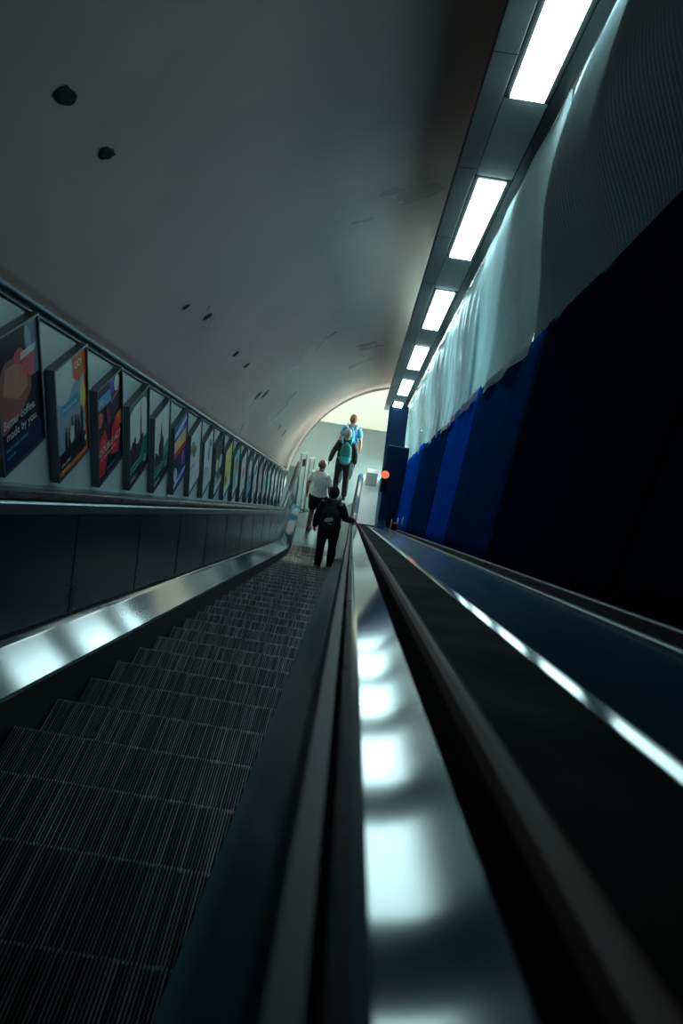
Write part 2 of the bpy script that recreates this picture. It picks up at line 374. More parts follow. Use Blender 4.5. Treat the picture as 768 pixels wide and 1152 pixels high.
# ================================================================= HOARDING AND SHEETING
XH = .95; W0, W1 = -.165, 1.26
seams = [.2, 2.75, 5.35, 7.6, 9.9, 12.9, 15.6, 18.6]
hl = ['nearest blue hoarding panel, almost black, at the right edge of the picture', 'dark navy hoarding panel right of the tall seam', 'deep blue hoarding panel just left of the tall seam', 'bright royal blue hoarding panel in the middle of the row', 'dark blue hoarding panel beyond the royal blue one', 'blue hoarding panel behind the low red barrier board', 'farthest and smallest blue hoarding panel at the tunnel mouth']
def sheared(u, w): return u - math.tan(TH)*(w - W0)
for i, (a, b) in enumerate(zip(seams, seams[1:])):
    bm = bmesh.new(); tilt = [0, .015, -.02, .035, -.01, .03, 0][i]; rr = random.Random(i)
    nx, nz = 40, 14; g = []
    for s in range(nx+1):
        fr = s/nx; row = []
        for t in range(nz+1):
            ft = t/nz; top_ = W1 + .006*math.sin(fr*9+i) + [.0,.01,-.01,.01,-.02,.01,0][i]
            w = W0 + (top_-W0)*ft
            x = XH + tilt*(fr-.5) + .006*math.sin(fr*6.28*1.3 + i*2) * (.4+.6*ft)
            row.append(bm.verts.new(P(x, sheared(a+.006+(b-a-.012)*fr, w), w)))
        g.append(row)
    for s in range(nx):
        for t in range(nz): bm.faces.new((g[s][t], g[s+1][t], g[s+1][t+1], g[s][t+1]))
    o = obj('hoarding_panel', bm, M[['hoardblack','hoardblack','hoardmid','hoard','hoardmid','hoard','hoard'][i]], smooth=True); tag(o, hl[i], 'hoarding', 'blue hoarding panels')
    m_ = o.modifiers.new('t', 'SOLIDIFY'); m_.thickness = .018
# sheeting above
ss = [.2, 5.75, 8.3, 11.0, 14.0, 18.6]
sl = ['nearest ribbed dark plastic sheet filling the upper right corner', 'ribbed silvery sheet with slanting ribs, second from the camera', 'smooth pale plastic sheet just past the ribbed sheets', 'smooth creased plastic sheet fourth from the camera', 'farthest small plastic sheet by the tunnel mouth']
for i, (a, b) in enumerate(zip(ss, ss[1:])):
    if i < 4: b += .16 if i else .05
    bm = bmesh.new(); rib = i < 2
    Lh = b-a; nx = int(Lh/.006) if rib else int(Lh/.03); nz = 56; g = []
    for s in range(nx+1):
        fr = s/nx; row = []
        for t in range(nz+1):
            ft = t/nz
            wt = HL - .035 + .045*math.sin(fr*math.pi)
            wb = W1 - .04 if i == 0 else 1.18; xb = XH + .01 if i == 0 else .925
            w = wb + (wt - wb)*ft
            base = xb + (.81 - xb)*ft**1.6 + (.012*i - .02 if i else .0)
            pk = [.42,.8,.8,.8,.8][i]; sh_ = math.sin(math.pi*(.5*ft/pk if ft < pk else .5+.5*(ft-pk)/(1-pk)))**(1.7 if ft < pk else 1)
            edge = min(1, fr*5) if i == 0 else 1; edge = min(1, max(.0, fr+.6)) if i == 0 else math.sin(math.pi*fr)**.8
            if i == 0: edge = (1-max(0, (fr-.8)/.2)**2)
            bulge = -[.24, .07, .05, .05, .04][i]*sh_*edge
            fold = .028*math.sin(fr*Lh*3.1 + i + 1.5*ft)*ft*(1-ft)*3 + .015*math.sin(fr*Lh*7.3+4*ft+i)*(1-.5*ft)
            if rib:
                sl_ = fr*Lh + (0 if i == 0 else 1.1*(1-ft)*.9)
                fold += (.007 if i == 0 else .008)*math.sin(sl_*2*math.pi/.036) * (1 if fr > .01 else 0)
                fold *= 1
            else: fold += .006*math.sin(fr*Lh*23 + 9*ft + 2*math.sin(ft*7))
            row.append(bm.verts.new(P(base+bulge+fold, sheared(a+Lh*fr, W1) - math.tan(TH)*(w-W1), w)))
        g.append(row)
    for s in range(nx):
        for t in range(nz): bm.faces.new((g[s][t], g[s+1][t], g[s+1][t+1], g[s][t+1]))
    o = obj('plastic_sheet', bm, M['sheet'] if i == 0 else M['sheetw'], smooth=True); tag(o, sl[i], 'plastic sheet', 'plastic sheets above the hoarding')
# return panel at the far end
bm = bmesh.new()
yr = 16.2
vs = [(.58,.02),(.98,.02),(.98,2.75),(.42,2.75)]
a = [bm.verts.new((x, yr, z)) for x, z in vs]; b = [bm.verts.new((x, yr+.03, z)) for x, z in vs]
bm.faces.new(a); bm.faces.new(b[::-1])
for i in range(4): bm.faces.new((a[i], a[(i+1)%4], b[(i+1)%4], b[i]))
tag(obj('end_panel', bm, M['navy']), 'dark navy panel under the last lamp closing the far end of the hoarding', 'panel')
bm = bmesh.new(); vs = [(.56,.80),(.955,.93),(.94,2.62),(.50,2.62)]
a = [bm.verts.new((x, 14.35, z)) for x, z in vs]; b = [bm.verts.new((x, 14.38, z)) for x, z in vs]
bm.faces.new(a); bm.faces.new(b[::-1])
for i in range(4): bm.faces.new((a[i], a[(i+1)%4], b[(i+1)%4], b[i]))
tag(obj('end_panel', bm, M['navy']), 'narrow dark navy board with the orange beacon on its edge', 'panel')

# ================================================================= DARK HOLES IN THE VAULT
def ray(px, py):
    d = Mw @ (Mc.transposed() @ Vector((px-384, 576-py, -FP))) if False else (co.matrix_world.to_3x3() @ Vector((px-384, 576-py, -FP)))
    return d.normalized()
def hole(px, py, size, asp, ang, label):
    # where the sight line meets the vault: solved once, then the hole is a shallow dark recess lying in the plaster
    d = ray(px, py); dx, dy, dz = d
    du = CT*dy - ST*dz; dw = ST*dy + CT*dz
    A = dx*dx + dw*dw; B = -2*(dx*CX + dw*CW); C_ = CX*CX + CW*CW - RV*RV
    t = (-B + math.sqrt(B*B-4*A*C_))/(2*A)
    x, u, w = dx*t, du*t, dw*t
    th = math.atan2(w-CW, x-CX)
    org = P(x, u, w)
    bm = bmesh.new(); rr = random.Random(px); prev = None
    for k, (r_, h_) in enumerate(((1.0, .004), (.8, .010), (.45, .012))):
        ring = []
        for j in range(14):
            a = 2*math.pi*j/14; rad = size*1.45*r_*(1+rr.uniform(-.18,.18) if k == 0 else r_/r_)
            uu = math.cos(a)*rad; vv = math.sin(a)*rad*asp; uu *= 1.25
            c_, s_ = math.cos(R(-ang)), math.sin(R(-ang)); uu, vv = uu*c_-vv*s_, uu*s_+vv*c_
            t2 = th + vv/RV; q = RV - h_
            ring.append(bm.verts.new(P(CX+q*math.cos(t2), u+uu, CW+q*math.sin(t2)) - org))
        if prev:
            for j in range(14): bm.faces.new((prev[j], prev[(j+1)%14], ring[(j+1)%14], ring[j]))
        prev = ring
    bm.faces.new(prev)
    o = obj('ceiling_hole', bm, M['hole'], smooth=True); o.location = org
    tag(o, label, 'hole', 'dark holes in the vault')
for h in ((73,107,.05,.55,20,'largest dark hole in the vault, upper left'), (119,172,.042,.5,25,'dark hole just below the largest one in the vault'),
          (209,345,.035,.4,35,'dark hole left of a pair, middle of the vault'), (233,356,.045,.35,35,'dark hole right of a pair, middle of the vault'),
          (265,398,.04,.4,35,'small dark hole above another, lower vault'), (277,411,.04,.4,35,'small dark hole below another, lower vault'),
          (290,445,.06,.25,50,'left slit of the double slit in the lower vault'), (298,443,.065,.28,50,'right slit of the double slit in the lower vault'),
          (314,480,.05,.3,50,'upper tiny slit near the tunnel mouth'), (319,487,.06,.35,50,'lower tiny slit near the tunnel mouth')):
    hole(*h)

# ================================================================= POSTERS
def flat(name, c, rough=.35, n=.12, sc=9): return mat(name, c, rough, 0, n, sc, spec=.08)
PW, PH, PD = .435, .63, .05
class Art:                               # layered flat shapes printed on one sheet; p along the wall, q up
    def __init__(s): s.bm = bmesh.new(); s.ms = []; s.z = 0
    def mi(s, m):
        if m not in s.ms: s.ms.append(m)
        return s.ms.index(m)
    def poly(s, pts, m):
        s.z += .00025; f = s.bm.faces.new([s.bm.verts.new((s.z, p, q)) for p, q in pts]); f.material_index = s.mi(m)
        f.normal_update()
        if f.normal.x < 0: f.normal_flip()
    def rect(s, a, b, c, d, m): s.poly([(a,b),(c,b),(c,d),(a,d)], m)
    def ell(s, x, y, rx, ry, m, rot=0, n=22):
        c_, s_ = math.cos(R(rot)), math.sin(R(rot))
        s.poly([(x+rx*math.cos(6.2832*k/n)*c_-ry*math.sin(6.2832*k/n)*s_, y+rx*math.cos(6.2832*k/n)*s_+ry*math.sin(6.2832*k/n)*c_) for k in range(n)], m)
    def text(s, t, x, y, size, m, rot=0, bold=True):
        cu = bpy.data.curves.new('lettering', 'FONT'); cu.body = t; cu.size = size; cu.offset = .0005 if bold else 0; cu.fill_mode = 'FRONT'
        o = bpy.data.objects.new('lettering', cu); COL.objects.link(o)
        dg = bpy.context.evaluated_depsgraph_get(); dg.update()
        me = bpy.data.meshes.new_from_object(o.evaluated_get(dg)); s.z += .0004; i = s.mi(m)
        c_, s_ = math.cos(R(rot)), math.sin(R(rot)); n0 = len(s.bm.verts); vs = [s.bm.verts.new((s.z, x+v.co.x*c_-v.co.y*s_, y+v.co.x*s_+v.co.y*c_)) for v in me.vertices]
        for p in me.polygons:
            try: f = s.bm.faces.new([vs[k] for k in p.vertices]); f.material_index = i
            except ValueError: pass
        bpy.data.objects.remove(o); bpy.data.curves.remove(cu); bpy.data.meshes.remove(me)
    def done(s, parent):
        me = bpy.data.meshes.new('printed_sheet'); s.bm.to_mesh(me); s.bm.free()
        for m in s.ms: me.materials.append(m)
        o = bpy.data.objects.new('printed_sheet', me); COL.objects.link(o); o.parent = parent; o.location = (PD-.012, 0, 0); return o
c = {}
for n_, v_ in dict(ink=(.012,.012,.016), navy=(.012,.022,.06), white=(.75,.8,.78), red=(.55,.02,.03), orange=(.85,.10,.03), sky=(.42,.60,.66), slate=(.12,.17,.23), skin=(.42,.17,.14),
        skin2=(.25,.09,.085), rose=(.5,.08,.1), green=(.004,.13,.09), mint=(.12,.62,.45), pale=(.55,.72,.72), blue=(.02,.06,.35), lilac=(.45,.47,.68), peach=(.8,.35,.22), yellow=(.62,.45,.09), brown=(.16,.09,.06),
        grey=(.22,.25,.27), tealp=(.14,.36,.38), storm=(.22,.29,.37), plum=(.14,.02,.04), cyan=(.06,.25,.4), cream=(.62,.60,.48)).items():
    c[n_] = flat('print_'+n_, tuple(min(.92, q*1.9) for q in v_))
def art_coffee(a):
    a.rect(.01,.01,.425,.62,c['ink']); a.rect(.30,.36,.425,.62,c['slate']); a.ell(.33,.54,.03,.06,c['storm'],15); a.poly([(.01,.42),(.1,.52),(.2,.53),(.24,.56),(.2,.62),(.01,.62)],c['ink'])
    a.poly([(.01,.20),(.05,.18),(.22,.22),(.33,.30),(.34,.40),(.28,.47),(.19,.50),(.1,.50),(.01,.42)],c['skin2'])
    a.poly([(.06,.36),(.20,.30),(.30,.33),(.29,.41),(.22,.47),(.1,.47)],c['skin']); a.ell(.23,.49,.05,.035,c['rose'])
    a.poly([(.25,.40),(.36,.36),(.385,.46),(.27,.49)],c['rose']); a.poly([(.24,.465),(.39,.475),(.40,.505),(.25,.50)],c['white'])
    a.rect(.01,.01,.425,.13,c['navy'])
    a.text('Better coffee.',.04,.205,.058,c['white']); a.text('made by you.',.06,.145,.058,c['white']); a.text('every single morning',.05,.095,.026,c['cyan']); a.text('at home',.05,.06,.024,c['cyan'])
def art_orange(a):
    a.rect(.0,.0,.435,.63,c['orange']); a.rect(.038,.038,.397,.608,c['storm']); a.poly([(.038,.43),(.15,.38),(.30,.50),(.397,.48),(.397,.608),(.038,.608)],c['sky'])
    a.poly([(.25,.5),(.33,.45),(.413,.5),(.413,.608),(.24,.608)],c['orange']); a.text('GO!',.275,.535,.055,c['white'],6)
    a.rect(.038,.038,.397,.14,c['ink']); a.ell(.37,.36,.035,.08,c['yellow']); a.rect(.09,.34,.33,.40,c['cyan']); a.text('find your way',.105,.357,.033,c['white'])
    for x,h in ((.13,.12),(.17,.10),(.215,.15),(.26,.14),(.30,.12),(.345,.16)): a.poly([(x-.02,.09),(x+.018,.09),(x+.012,.12+h),(x-.008,.12+h)],c['ink']); a.ell(x+.002,.135+h,.011,.014,c['skin2'])
    a.ell(.2,.2,.03,.05,c['lilac']); a.text('plan ahead',.05,.065,.028,c['white']); a.text('book today',.05,.035,.022,c['white']); a.ell(.38,.1,.012,.02,c['white'])
def art_red(a):
    a.rect(0,0,.435,.63,c['ink']); a.rect(.01,.48,.25,.56,c['cyan']); a.text('LIVE',.03,.50,.05,c['pale']); a.rect(.23,.52,.30,.62,c['blue']); a.ell(.345,.56,.042,.055,c['white'])
    a.poly([(.25,.46),(.40,.50),(.40,.515),(.25,.475)],c['rose'])
    a.poly([(.02,.05),(.12,.03),(.20,.20),(.14,.33),(.05,.30),(.01,.16)],c['red']); a.ell(.1,.22,.04,.06,c['rose']); a.ell(.06,.42,.04,.05,c['rose']); a.poly([(.26,.35),(.42,.36),(.42,.25),(.36,.28),(.33,.33)],c['orange'])
    a.poly([(.22,.12),(.36,.08),(.40,.22),(.33,.36),(.25,.30)],c['red']); a.poly([(.28,.2),(.33,.18),(.31,.28)],c['plum']); a.ell(.19,.40,.03,.06,c['plum'],20)
    a.text('DOUBLE ACT',.03,.185,.062,c['white']); a.text('the new show opens',.05,.15,.03,c['white']); a.rect(.12,.04,.42,.07,c['navy']); a.text('now booking',.16,.045,.025,c['cyan'])
def tower(a, x0):
    a.poly([(x0-.022,.22),(x0+.02,.22),(x0+.012,.40),(x0+.003,.56),(x0-.002,.56),(x0-.01,.40)],c['ink']); a.ell(x0,.42,.014,.02,c['ink'])
def art_green(v):
    def f(a):
        a.rect(0,0,.435,.63,c['green'])
        if v == 0:
            a.poly([(.02,.25),(.02,.50),(.06,.555),(.13,.575),(.33,.575),(.39,.545),(.40,.48),(.40,.27)],c['pale']); tower(a,.27)
            a.poly([(.02,.16),(.12,.12),(.24,.15),(.30,.24),(.34,.30),(.27,.31),(.22,.27),(.14,.29),(.10,.33),(.02,.27)],c['ink']); a.ell(.14,.31,.02,.04,c['ink'])
        else:
            a.rect(.0,.25,.435,.63,c['pale']); a.poly([(.15,.17),(.29,.17),(.28,.34),(.24,.40),(.215,.52),(.19,.38),(.15,.33)],c['ink']); a.poly([(.02,.24),(.08,.31),(.15,.25),(.2,.2),(.02,.18)],c['ink']); a.poly([(.28,.26),(.40,.30),(.435,.24),(.435,.18),(.28,.18)],c['slate'])
        a.rect(0,0,.435,.09,c['ink']); a.text('a great place to be',.03,.135,.032,c['mint']); a.text('all summer long',.03,.10,.030,c['mint']); a.text('visitor',.03,.03,.06,c['white']); a.ell(.35,.09,.03,.03,c['grey'])
    return f
def art_blue(a):
    a.rect(0,0,.435,.63,c['blue']); a.poly([(.0,.50),(.43,.54),(.43,.58),(.0,.54)],c['sky']); a.rect(.02,.34,.42,.47,c['peach']); a.ell(.25,.40,.10,.045,c['yellow']); a.poly([(.02,.32),(.42,.29),(.42,.34),(.02,.37)],c['red'])
    a.rect(.05,.10,.36,.30,c['navy']); a.ell(.32,.22,.035,.07,c['rose']); a.ell(.10,.14,.05,.08,c['lilac'],20); a.text('SUMMER SALE',.02,.50,.05,c['white']); a.poly([(0,.03),(.43,.06),(.43,.09),(0,.06)],c['sky'])
def art_plain(bg, sh, seed):
    def f(a):
        rr = random.Random(seed); a.rect(0,0,.435,.63,c[bg])
        for k in range(3):
            x, y = rr.uniform(.1,.33), rr.uniform(.16,.5); a.ell(x, y, rr.uniform(.03,.09), rr.uniform(.05,.11), c[sh[k % len(sh)]], rr.uniform(-40,40))
        a.poly([(0,.02),(.435,.02),(.435,.10),(0,.12)], c[sh[-1]])
        for k in range(3): a.rect(.04, .15+.05*k+rr.uniform(0,.01), rr.uniform(.2,.39), .165+.05*k, c[sh[0]])
    return f
ARTS = [(art_coffee,'poster of a face drinking from a red cup, white coffee lettering'), (art_orange,'orange framed poster of people under a stormy sky'), (art_red,'black and red theatre poster with a white disc'),
 (art_green(0),'green poster with a tall thin tower against pale sky'), (art_green(1),'green poster with a dark spire silhouette on pale sky'), (art_blue,'blue poster with orange and red bands'),
 (art_plain('lilac',['slate','brown','pale'],1),'pale lilac poster with a brown figure, right of the blue poster'), (art_plain('lilac',['ink','slate','white'],2),'pale lilac poster with a small black figure'),
 (art_plain('ink',['white','grey','pale'],3),'black poster with scattered white patches'), (art_plain('yellow',['brown','peach','cream'],4),'mustard yellow poster far down the wall'),
 (art_plain('tealp',['orange','peach','white'],5),'teal poster with orange patches next to the yellow one'), (art_plain('pale',['lilac','rose','white'],6),'pale poster two places past the yellow one')]
ordn = ['first','second','third','fourth','fifth','sixth','seventh','eighth','ninth','last']
for k in range(10):
    bg, sh = [('slate',['pale','white','cyan']),('white',['slate','ink','pale']),('grey',['white','cream','pale']),('pale',['ink','cyan','white']),('tealp',['white','pale','grey']),('white',['lilac','slate','grey']),('cream',['ink','grey','white']),('pale',['white','grey','slate']),('grey',['white','pale','white']),('white',['pale','grey','slate'])][k]
    ARTS.append((art_plain(bg, sh, 20+k), '%s small poster in the far run towards the tunnel mouth, %s' % (ordn[k], {'slate':'slate blue','white':'white','grey':'grey','pale':'pale','tealp':'dull teal','cream':'cream'}[bg])))
def ring_frame(bm, w, h, t, d0, d1):
    for a, b in (((d0,0,0),(d1,t,h)), ((d0,w-t,0),(d1,w,h)), ((d0,t,0),(d1,w-t,t)), ((d0,t,h-t),(d1,w-t,h))): box(bm, a, b)
for k, (fn, lab) in enumerate(ARTS):
    u = 4.11 + .65*(k-1); wbl = -.098
    org = P(XW, u, wbl) + Vector((.002, 0, 0))
    t = thing('poster', lab + (', at the left edge' if k == 0 else ''), 'poster', org, 'framed posters along the escalator')
    bm = bmesh.new(); box(bm, (0,.006,.006), (PD-.014, PW-.006, PH-.006)); obj('case', bm, M['frame'], t)
    bm = bmesh.new(); ring_frame(bm, PW, PH, .010, 0, PD); f_ = obj('frame', bm, M['frametop'], t)
    a = Art(); a.rect(.008,.008,PW-.008,PH-.008,c['ink']); fn(a); a.done(t)

# ================================================================= PEOPLE
def loft(bm, rings, cap=True, n=16):
    # rings: (centre, rx, ry, up-axis) ; axis-aligned ellipses in the plane across the chain
    prev = None; first_ = None
    for i, (cc, rx, ry) in enumerate(rings):
        cc = Vector(cc)
        a = Vector(rings[max(0,i-1)][0]); b = Vector(rings[min(len(rings)-1,i+1)][0]); t = (b-a).normalized()
        ex = Vector((1,0,0)); ex = (ex - t*ex.dot(t))
        if ex.length < .2: ex = Vector((0,1,0)) - t*t.y
        ex.normalize(); ey = t.cross(ex)
        ring = [bm.verts.new(cc + ex*rx*math.cos(2*math.pi*k/n) + ey*ry*math.sin(2*math.pi*k/n)) for k in range(n)]
        if prev:
            for k in range(n): bm.faces.new((prev[k], prev[(k+1)%n], ring[(k+1)%n], ring[k]))
        else: first_ = ring
        prev = ring
    bm.faces.new(first_[::-1]); bm.faces.new(prev)
def limb(bm, pts, rad, seg=4, grow=0):
    pts = [Vector(p) for p in pts]; rings = []
    for i in range(len(pts)-1):
        for k in range(seg):
            t = k/seg; r_ = rad[i]+(rad[i+1]-rad[i])*t + .006*math.sin(math.pi*t)
            rings.append((pts[i].lerp(pts[i+1], t), r_+grow, r_+grow))
    rings.append((pts[-1], rad[-1]+grow, rad[-1]+grow)); loft(bm, rings, n=12)
def finish(name, bm, m, parent, vox=.011, smooth_it=2):
    o = obj(name, bm, m, parent, smooth=True)
    r_ = o.modifiers.new('remesh', 'REMESH'); r_.mode = 'VOXEL'; r_.voxel_size = vox; r_.use_smooth_shade = True
    s_ = o.modifiers.new('smooth', 'SMOOTH'); s_.iterations = smooth_it; s_.factor = .5
    return o
SK = mat('skin', (.45,.24,.17), .5, 0, .06, 20)
def person(label, loc, rz, J, top, pants, shoes, hair, hairkind, skinmat=SK, sleeve='long', legs='long', scale=1.0, head_turn=0):
    t = thing('person', label, 'person', loc); t.rotation_euler = (0,0,rz); t.scale = (scale,)*3
    hip = {s: Vector((.095*s, 0, .92)) for s in (-1,1)}; sho = {s: Vector((.175*s, J.get('lean',0), 1.43)) for s in (-1,1)}
    kn, an, el, wr = J['knee'], J['ankle'], J['elbow'], J['wrist']; L_ = J.get('lean',0)
    # body: one surface
    bm = bmesh.new()
    loft(bm, [((0,0,.86),.15,.10),((0,0,.95),.165,.115),((0,L_*.4,1.08),.14,.10),((0,L_*.7,1.22),.155,.105),((0,L_,1.36),.175,.11),((0,L_,1.44),.15,.09),((0,L_,1.475),.075,.065)])
    hc = Vector((0, L_+.015, 1.625))
    limb(bm, [(0,L_,1.42),(0,L_+.01,1.55)],[.06,.052])
    rot = Matrix.Rotation(R(head_turn), 3, 'Z')
    hb = bmesh.new(); bmesh.ops.create_icosphere(hb, subdivisions=3, radius=1)
    for v in hb.verts:
        x, y, z = v.co; k = 1 - .28*max(0,-z)**1.3
        v.co = hc + rot @ Vector((x*.076*k, y*.095*k + (.012 if z < 0 else 0), z*.118))
    me_ = bpy.data.meshes.new('tmp'); hb.to_mesh(me_); hb.free(); bm.from_mesh(me_); bpy.data.meshes.remove(me_)
    limb(bm, [hc+rot@Vector((0,.085,.01)), hc+rot@Vector((0,.108,-.022))],[.009,.014],2)          # nose
    for s in (-1,1):
        limb(bm, [hc+rot@Vector((.074*s,0,.015)), hc+rot@Vector((.084*s,-.012,-.02))],[.016,.012],2)  # ear
        limb(bm, [hip[s], kn[s], an[s]],[.085,.056,.040],5)
        limb(bm, [an[s], an[s]+Vector((0,.07,-.045)), an[s]+Vector((0,.15,-.055))],[.04,.035,.025],3)
        limb(bm, [sho[s]+Vector((-.03*s,0,0)), el[s], wr[s]],[.055,.042,.028],5)
        d = (Vector(wr[s])-Vector(el[s])).normalized(); w0 = Vector(wr[s]); side = Vector((0,1,0)); side = (side-d*side.dot(d)).normalized(); nrm = d.cross(side)*s
        loft(bm, [(w0-d*.01,.026,.02),(w0+d*.04,.022,.038),(w0+d*.085,.018,.040)], n=10)
        for q in range(4):
            b0 = w0+d*.075+side*(.030-.020*q); ln = [.070,.078,.073,.058][q]
            limb(bm, [b0, b0+d*ln*.55-nrm*.010, b0+d*ln*.85-nrm*.032],[.0095,.009,.0075],2)
        b0 = w0+d*.02+side*.028; limb(bm, [b0, b0+d*.035+side*.028, b0+d*.065+side*.034-nrm*.01],[.012,.011,.009],2)
    body = finish('body', bm, skinmat, t, .0075)
    for s in (-1,1):
        b2 = bmesh.new(); bmesh.ops.create_uvsphere(b2, u_segments=10, v_segments=8, radius=.012, matrix=Matrix.Translation(hc+rot@Vector((.032*s,.083,.012)))); obj('eye', b2, M['white'], t, True)
    b2 = bmesh.new(); limb(b2, [hc+rot@Vector((-.022,.086,-.055)), hc+rot@Vector((.022,.086,-.055))],[.007,.007],2); obj('mouth', b2, mat('lip', (.35,.12,.1), .5), t, True)
    # trousers / shorts
    bm = bmesh.new(); loft(bm, [((0,0,.80),.14,.11),((0,0,.90),.178,.128),((0,0,1.0),.172,.125),((0,L_*.3,1.04),.16,.115)])
    for s in (-1,1):
        k2 = Vector(kn[s]); a2 = Vector(an[s])
        if legs == 'long': limb(bm, [hip[s], k2, a2+Vector((0,0,-.015))],[.102,.078,.066],5)
        else: limb(bm, [hip[s], hip[s].lerp(k2,.9)],[.105,.092],5)
    finish('trousers' if legs == 'long' else 'shorts', bm, pants, t, .011)
    # top
    bm = bmesh.new(); loose = 1.10 if sleeve == 'long' else 1.04
    loft(bm, [((0,0,.93),.185*loose,.135*loose),((0,L_*.2,1.0),.18*loose,.13*loose),((0,L_*.6,1.15),.165*loose,.12*loose),((0,L_,1.32),.185*loose,.125*loose),((0,L_,1.42),.175*loose,.11*loose),((0,L_,1.47),.12,.09),((0,L_,1.50),.075,.07)])
    for s in (-1,1):
        if sleeve == 'long': limb(bm, [sho[s]+Vector((-.03*s,0,0)), el[s], Vector(wr[s])],[.078,.062,.046],6)
        else: limb(bm, [sho[s]+Vector((-.03*s,0,0)), (sho[s]).lerp(Vector(el[s]),.72)],[.074,.066],5)
    o = finish('jacket' if sleeve == 'long' else 'shirt', bm, top, t, .011)
    tx = bpy.data.textures.get('fold') or bpy.data.textures.new('fold', 'CLOUDS'); tx.noise_scale = .16
    dp = o.modifiers.new('folds', 'DISPLACE'); dp.texture = tx; dp.strength = .03; dp.mid_level = .5
    for s in (-1,1):
        bm = bmesh.new(); a2 = Vector(an[s])
        loft(bm, [(a2+Vector((0,-.055,-.055)),.030,.022),(a2+Vector((0,-.02,-.045)),.044,.040),(a2+Vector((0,.05,-.052)),.044,.036),(a2+Vector((0,.12,-.062)),.047,.026),(a2+Vector((0,.175,-.068)),.035,.016)])
        sh = finish('shoe', bm, shoes[0], t, .008)
        bm = bmesh.new()
        pts = [(-.034,-.07),(-.042,.0),(-.045,.10),(-.036,.175),(0,.2),(.036,.175),(.045,.10),(.042,0),(.034,-.07)]
        lo_ = [bm.verts.new(a2+Vector((x,y,-.089))) for x,y in pts]; hi_ = [bm.verts.new(a2+Vector((x,y,-.068))) for x,y in pts]
        bm.faces.new(lo_); bm.faces.new(hi_[::-1])
        for i in range(9): bm.faces.new((lo_[i], lo_[(i+1)%9], hi_[(i+1)%9], hi_[i]))
        obj('sole', bm, shoes[1], sh)
    # hair
    bm = bmesh.new(); bmesh.ops.create_icosphere(bm, subdivisions=4, radius=1); rr = random.Random(3)
    th_ = {'bald': .002, 'short': .014, 'cap': .02}[hairkind]
    kill = []
    for v in bm.verts:
        x, y, z = v.co; k = 1 - .2*max(0,-z)
        face = y > .35 and z < .45
        if face or z < (-.55 if hairkind != 'bald' else -.35) or (hairkind == 'bald' and z > .55): kill.append(v); continue
        g = th_ + rr.uniform(-.002,.003)
        v.co = hc + rot @ Vector((x*(.077+g)*k, y*(.097+g)*k, z*(.119+g)))
    bmesh.ops.delete(bm, geom=kill, context='VERTS')
    o = obj('hair' if hairkind != 'cap' else 'beanie', bm, hair, t, True); m_ = o.modifiers.new('t','SOLIDIFY'); m_.thickness = .008
    return t, L_
def pack(t, L_, m, m2, logo=None, size=1.0, top2=None):
    bm = bmesh.new()
    y0 = L_-.14
    loft(bm, [((0,y0-.06,.98),.12*size,.07),((0,y0-.09,1.02),.155*size,.10),((0,y0-.10,1.2),.165*size,.115),((0,y0-.08,1.36),.15*size,.09),((0,y0-.06,1.44),.11*size,.06),((0,y0-.05,1.47),.06*size,.03)], n=20)
    b = finish('backpack', bm, m, t, .012)
    bm = bmesh.new(); loft(bm, [((0,y0-.17,1.03),.10*size,.04),((0,y0-.185,1.1),.125*size,.05),((0,y0-.18,1.20),.12*size,.04)], n=16); finish('pocket', bm, m2, b, .012)
    for s in (-1,1):
        bm = bmesh.new()
        limb(bm, [(.10*s,y0,1.44),(.12*s,L_,1.515),(.12*s,L_+.13,1.42),(.13*s,L_+.15,1.25),(.17*s,L_+.05,1.08),(.13*s,y0,1.04)],[.018]*6,3); obj('strap', bm, m2, b, True)
    bm = bmesh.new(); limb(bm, [(-.03,y0-.06,1.46),(-.02,y0-.07,1.51),(.02,y0-.07,1.51),(.03,y0-.06,1.46)],[.008]*4,2); obj('handle', bm, m2, b, True)
    if logo:
        bm = bmesh.new(); yl_ = y0-.222
        for (x,z,rx,rz_,a_) in ((-.005,1.285,.065,.042,12),(.04,1.305,.04,.034,0),(-.04,1.255,.036,.026,-10),(.03,1.215,.045,.010,5)):
            vs = [bm.verts.new((x+rx*math.cos(k*.449), yl_ + .0, z+rz_*math.sin(k*.449)+rx*math.cos(k*.449)*math.tan(R(a_)))) for k in range(14)]
            bm.faces.new(vs); yl_ -= .0008
        o = obj('logo', bm, logo, b); m_ = o.modifiers.new('t','SOLIDIFY'); m_.thickness = .003
cloth = lambda n, col, r_=.85: mat(n, col, r_, 0, .15, 14, .3, 60)
V = Vector
def joints(lk=(0,0), la=(0,0), lean=0, re=None, rw=None, le=None, lw=None):
    # per side (-1 left, 1 right): forward offsets of knee and ankle
    return dict(lean=lean,
      knee={-1:V((-.105,.03+lk[0],.50)), 1:V((.105,.03+lk[1],.50))}, ankle={-1:V((-.115,.0+la[0],.089)), 1:V((.115,.0+la[1],.089))},
      elbow={-1:V(le or (-.245,-.02,1.13)), 1:V(re or (.245,-.02,1.13))}, wrist={-1:V(lw or (-.265,.06,.88)), 1:V(rw or (.265,.06,.88))})
def at(px, py, Z):                       # the point of a level surface at height Z that the photo shows at a pixel
    d = ray(px, py); t_ = (Z-OZ)/d.z; return V((d.x*t_, d.y*t_, Z))
k_ = 29; ys = Yn+.4*k_; 
